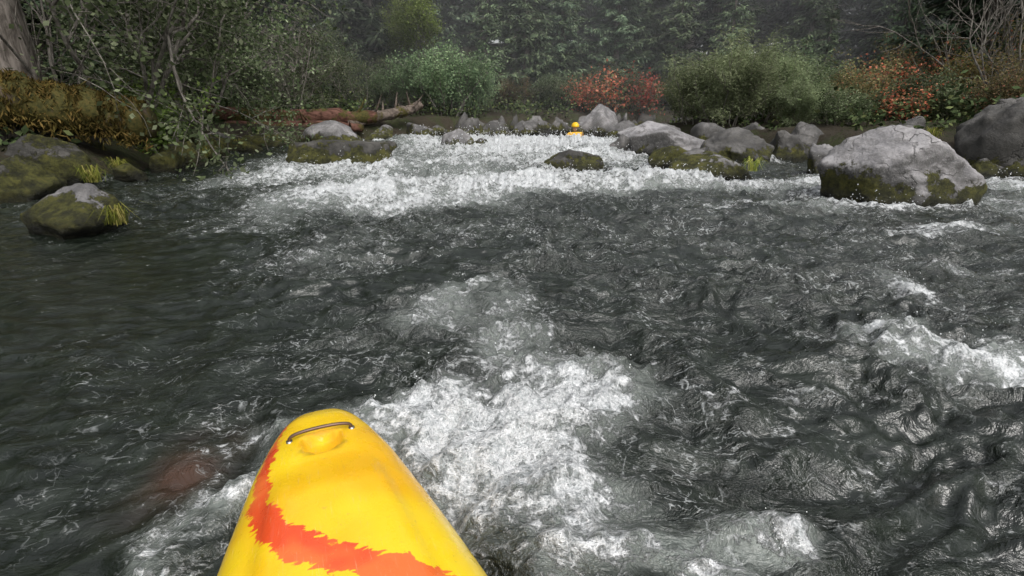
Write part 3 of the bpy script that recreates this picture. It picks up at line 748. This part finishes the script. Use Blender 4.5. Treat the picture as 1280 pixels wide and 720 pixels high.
def tuft(name, x, y, z, n=70, L=.22):
    b = MB()
    for i in range(n):
        a = random.uniform(0, 6.28); l = L*random.uniform(.5, 1.1); o = np.array([random.gauss(0, .03), random.gauss(0, .03), 0]); d = np.array([math.cos(a), math.sin(a), 0]); sd = np.array([-d[1], d[0], 0])*.0035
        p0 = o; p1 = o+d*l*.35+np.array([0, 0, l*.75]); p2 = o+d*l*.85+np.array([0, 0, l*.45*random.uniform(.2, 1.4)])
        b.add([p0-sd, p0+sd, p1+sd, p1-sd, p2+sd*.2, p2-sd*.2], [(0, 1, 2, 3), (3, 2, 4, 5)])
    obj(name, b.mesh(name, [M_grass], False), (x, y, z))
tuft('grass_tuft', -3.12, 4.0, .10, 60, .22); tuft('grass_tuft', 3.12, 6.75, .18, 60, .22); tuft('grass_tuft', 4.7, 6.9, .1, 50, .2)
for x, y in ((-5.1, 6.3), (-5.5, 7.3), (-5.4, 9.2), (-5.9, 11.4), (6.8, 8.6), (3.3, 16.6), (-4.7, 13.9)): tuft('grass_tuft', x, y, max(.1, gz(x, y)), 70, .26)

def log(name, pts, r0, r1, mat, rough=.07, stubs=6):
    P = np.array(pts, float); t = np.linspace(0, 1, len(P)); tt = np.linspace(0, 1, 30)
    Q = np.stack([np.interp(tt, t, P[:, i]) for i in range(3)], -1); Q += rng.normal(scale=.02, size=Q.shape)
    b = MB(); R = np.linspace(r0, r1, 30)*(1+.06*rng.normal(size=30)); R[0] = .01; R[-1] = .01; Q[0] = Q[1]; Q[-1] = Q[-2]
    Q[0] += (Q[1]-Q[2])*.03; Q[-1] += (Q[-2]-Q[-3])*.03
    b.tube(Q, R, 20, 0, rough)
    for k in range(stubs):
        i = random.randrange(3, 27); a = rng.normal(size=3); a[2] = abs(a[2]); a /= np.linalg.norm(a); l = random.uniform(.3, .8)
        b.tube([Q[i], Q[i]+a*l*.6, Q[i]+a*l+np.array([0, 0, .1])], [.05, .035, .008], 6, 0)
    obj(name, b.mesh(name, [mat]))
    return Q, R
log('fallen_log', [(-9.0, 13.2, .75), (-6.5, 14.2, .68), (-3.8, 15.9, .62)], .26, .17, M_redlog, .06, 5)
log('fallen_log', [(-7.6, 12.9, .42), (-5.4, 14.4, .45), (-4.2, 15.4, .35)], .15, .10, M_redlog, .06, 4)
log('fallen_log', [(-4.8, 15.2, .45), (-3.4, 16.4, .75), (-2.9, 17.4, .95)], .17, .13, M_drift, .08, 7)
Q, R = log('mossy_log', [(-9.2, 6.2, 1.3), (-7.2, 6.9, 1.12), (-6.0, 7.5, .92), (-5.3, 8.0, .7)], .40, .26, M_barkmoss, .10, 6)
b = MB(); P = []
for i in range(11000):
    k = random.uniform(1, 28); i0 = int(k); c = Q[i0]+(Q[i0+1]-Q[i0])*(k-i0); a = random.uniform(-.9, PI+.3)
    ax = np.array([.35, -.93, 0]); hang_ = random.random()**3*.22 if a < .2 else 0
    P.append(c+R[i0]*(1.0+random.uniform(0, .10))*(math.cos(a)*ax+math.sin(a)*np.array([0, 0, 1]))-np.array([0, 0, hang_]))
M_moss = leafmat('hanging_moss', [(0, (.03, .026, .010)), (.5, (.085, .068, .02)), (1, (.15, .10, .035))], 0, .5)
b.leaves(np.array(P), .09, .02, 0, .2, 1.4)
obj('moss', b.mesh('moss', [M_moss], False))
log('fallen_log', [(-8.2, 6.0, .55), (-6.6, 5.9, .42), (-5.7, 5.8, .3)], .16, .12, M_redlog, .06, 3)

# thin river mist lying in front of and among the far trees (real homogeneous air volume)
m, nt, out = newmat('mist'); vs = nt.nodes.new('ShaderNodeVolumeScatter'); vs.inputs['Density'].default_value = .016; vs.inputs['Color'].default_value = (.95, .97, 1, 1); vs.inputs['Anisotropy'].default_value = .2
nt.links.new(vs.outputs[0], out.inputs['Volume'])
vb = np.array([(x, y, z) for x in (-45, 50) for y in (18.2, 50) for z in (-1.2, 14)])
obj('mist', qmesh('mist', vb, [(0, 1, 3, 2), (4, 6, 7, 5), (0, 4, 5, 1), (2, 3, 7, 6), (0, 2, 6, 4), (1, 5, 7, 3)], [m], None, False))

# ------------------------------------------------------------------ camera, light
cam = bpy.data.cameras.new('camera'); cam.lens = 18; cam.sensor_width = 36; cam.clip_end = 1500; cam.clip_start = .02
co = obj('camera', cam, (0, 0, 1.0), (math.radians(90-19.8), 0, 0)); scene.camera = co
w = bpy.data.worlds.new('World'); scene.world = w; w.use_nodes = True; nt = w.node_tree; bg = nt.nodes['Background']
sky = nt.nodes.new('ShaderNodeTexSky'); sky.sky_type = 'NISHITA'; sky.sun_disc = False
EL, AZ = math.radians(52), math.radians(150)
sky.sun_elevation = EL; sky.sun_rotation = AZ; sky.dust_density = 4; sky.air_density = 1
hs = nt.nodes.new('ShaderNodeHueSaturation'); hs.inputs['Saturation'].default_value = .18; hs.inputs['Value'].default_value = 1.5
nt.links.new(sky.outputs[0], hs.inputs['Color']); nt.links.new(hs.outputs[0], bg.inputs[0]); bg.inputs[1].default_value = .15
sl = bpy.data.lights.new('sun', 'SUN'); sl.energy = 1.1; sl.angle = math.radians(25); sl.color = (1, .96, .9)
so = obj('sun', sl, (0, 0, 30))
dirv = Vector((math.sin(AZ)*math.cos(EL), math.cos(AZ)*math.cos(EL), math.sin(EL)))
so.rotation_euler = dirv.to_track_quat('Z', 'Y').to_euler()
scene.view_settings.view_transform = 'Standard'; scene.view_settings.look = 'None'; scene.view_settings.exposure = 0
print('script time', time.time()-T00)
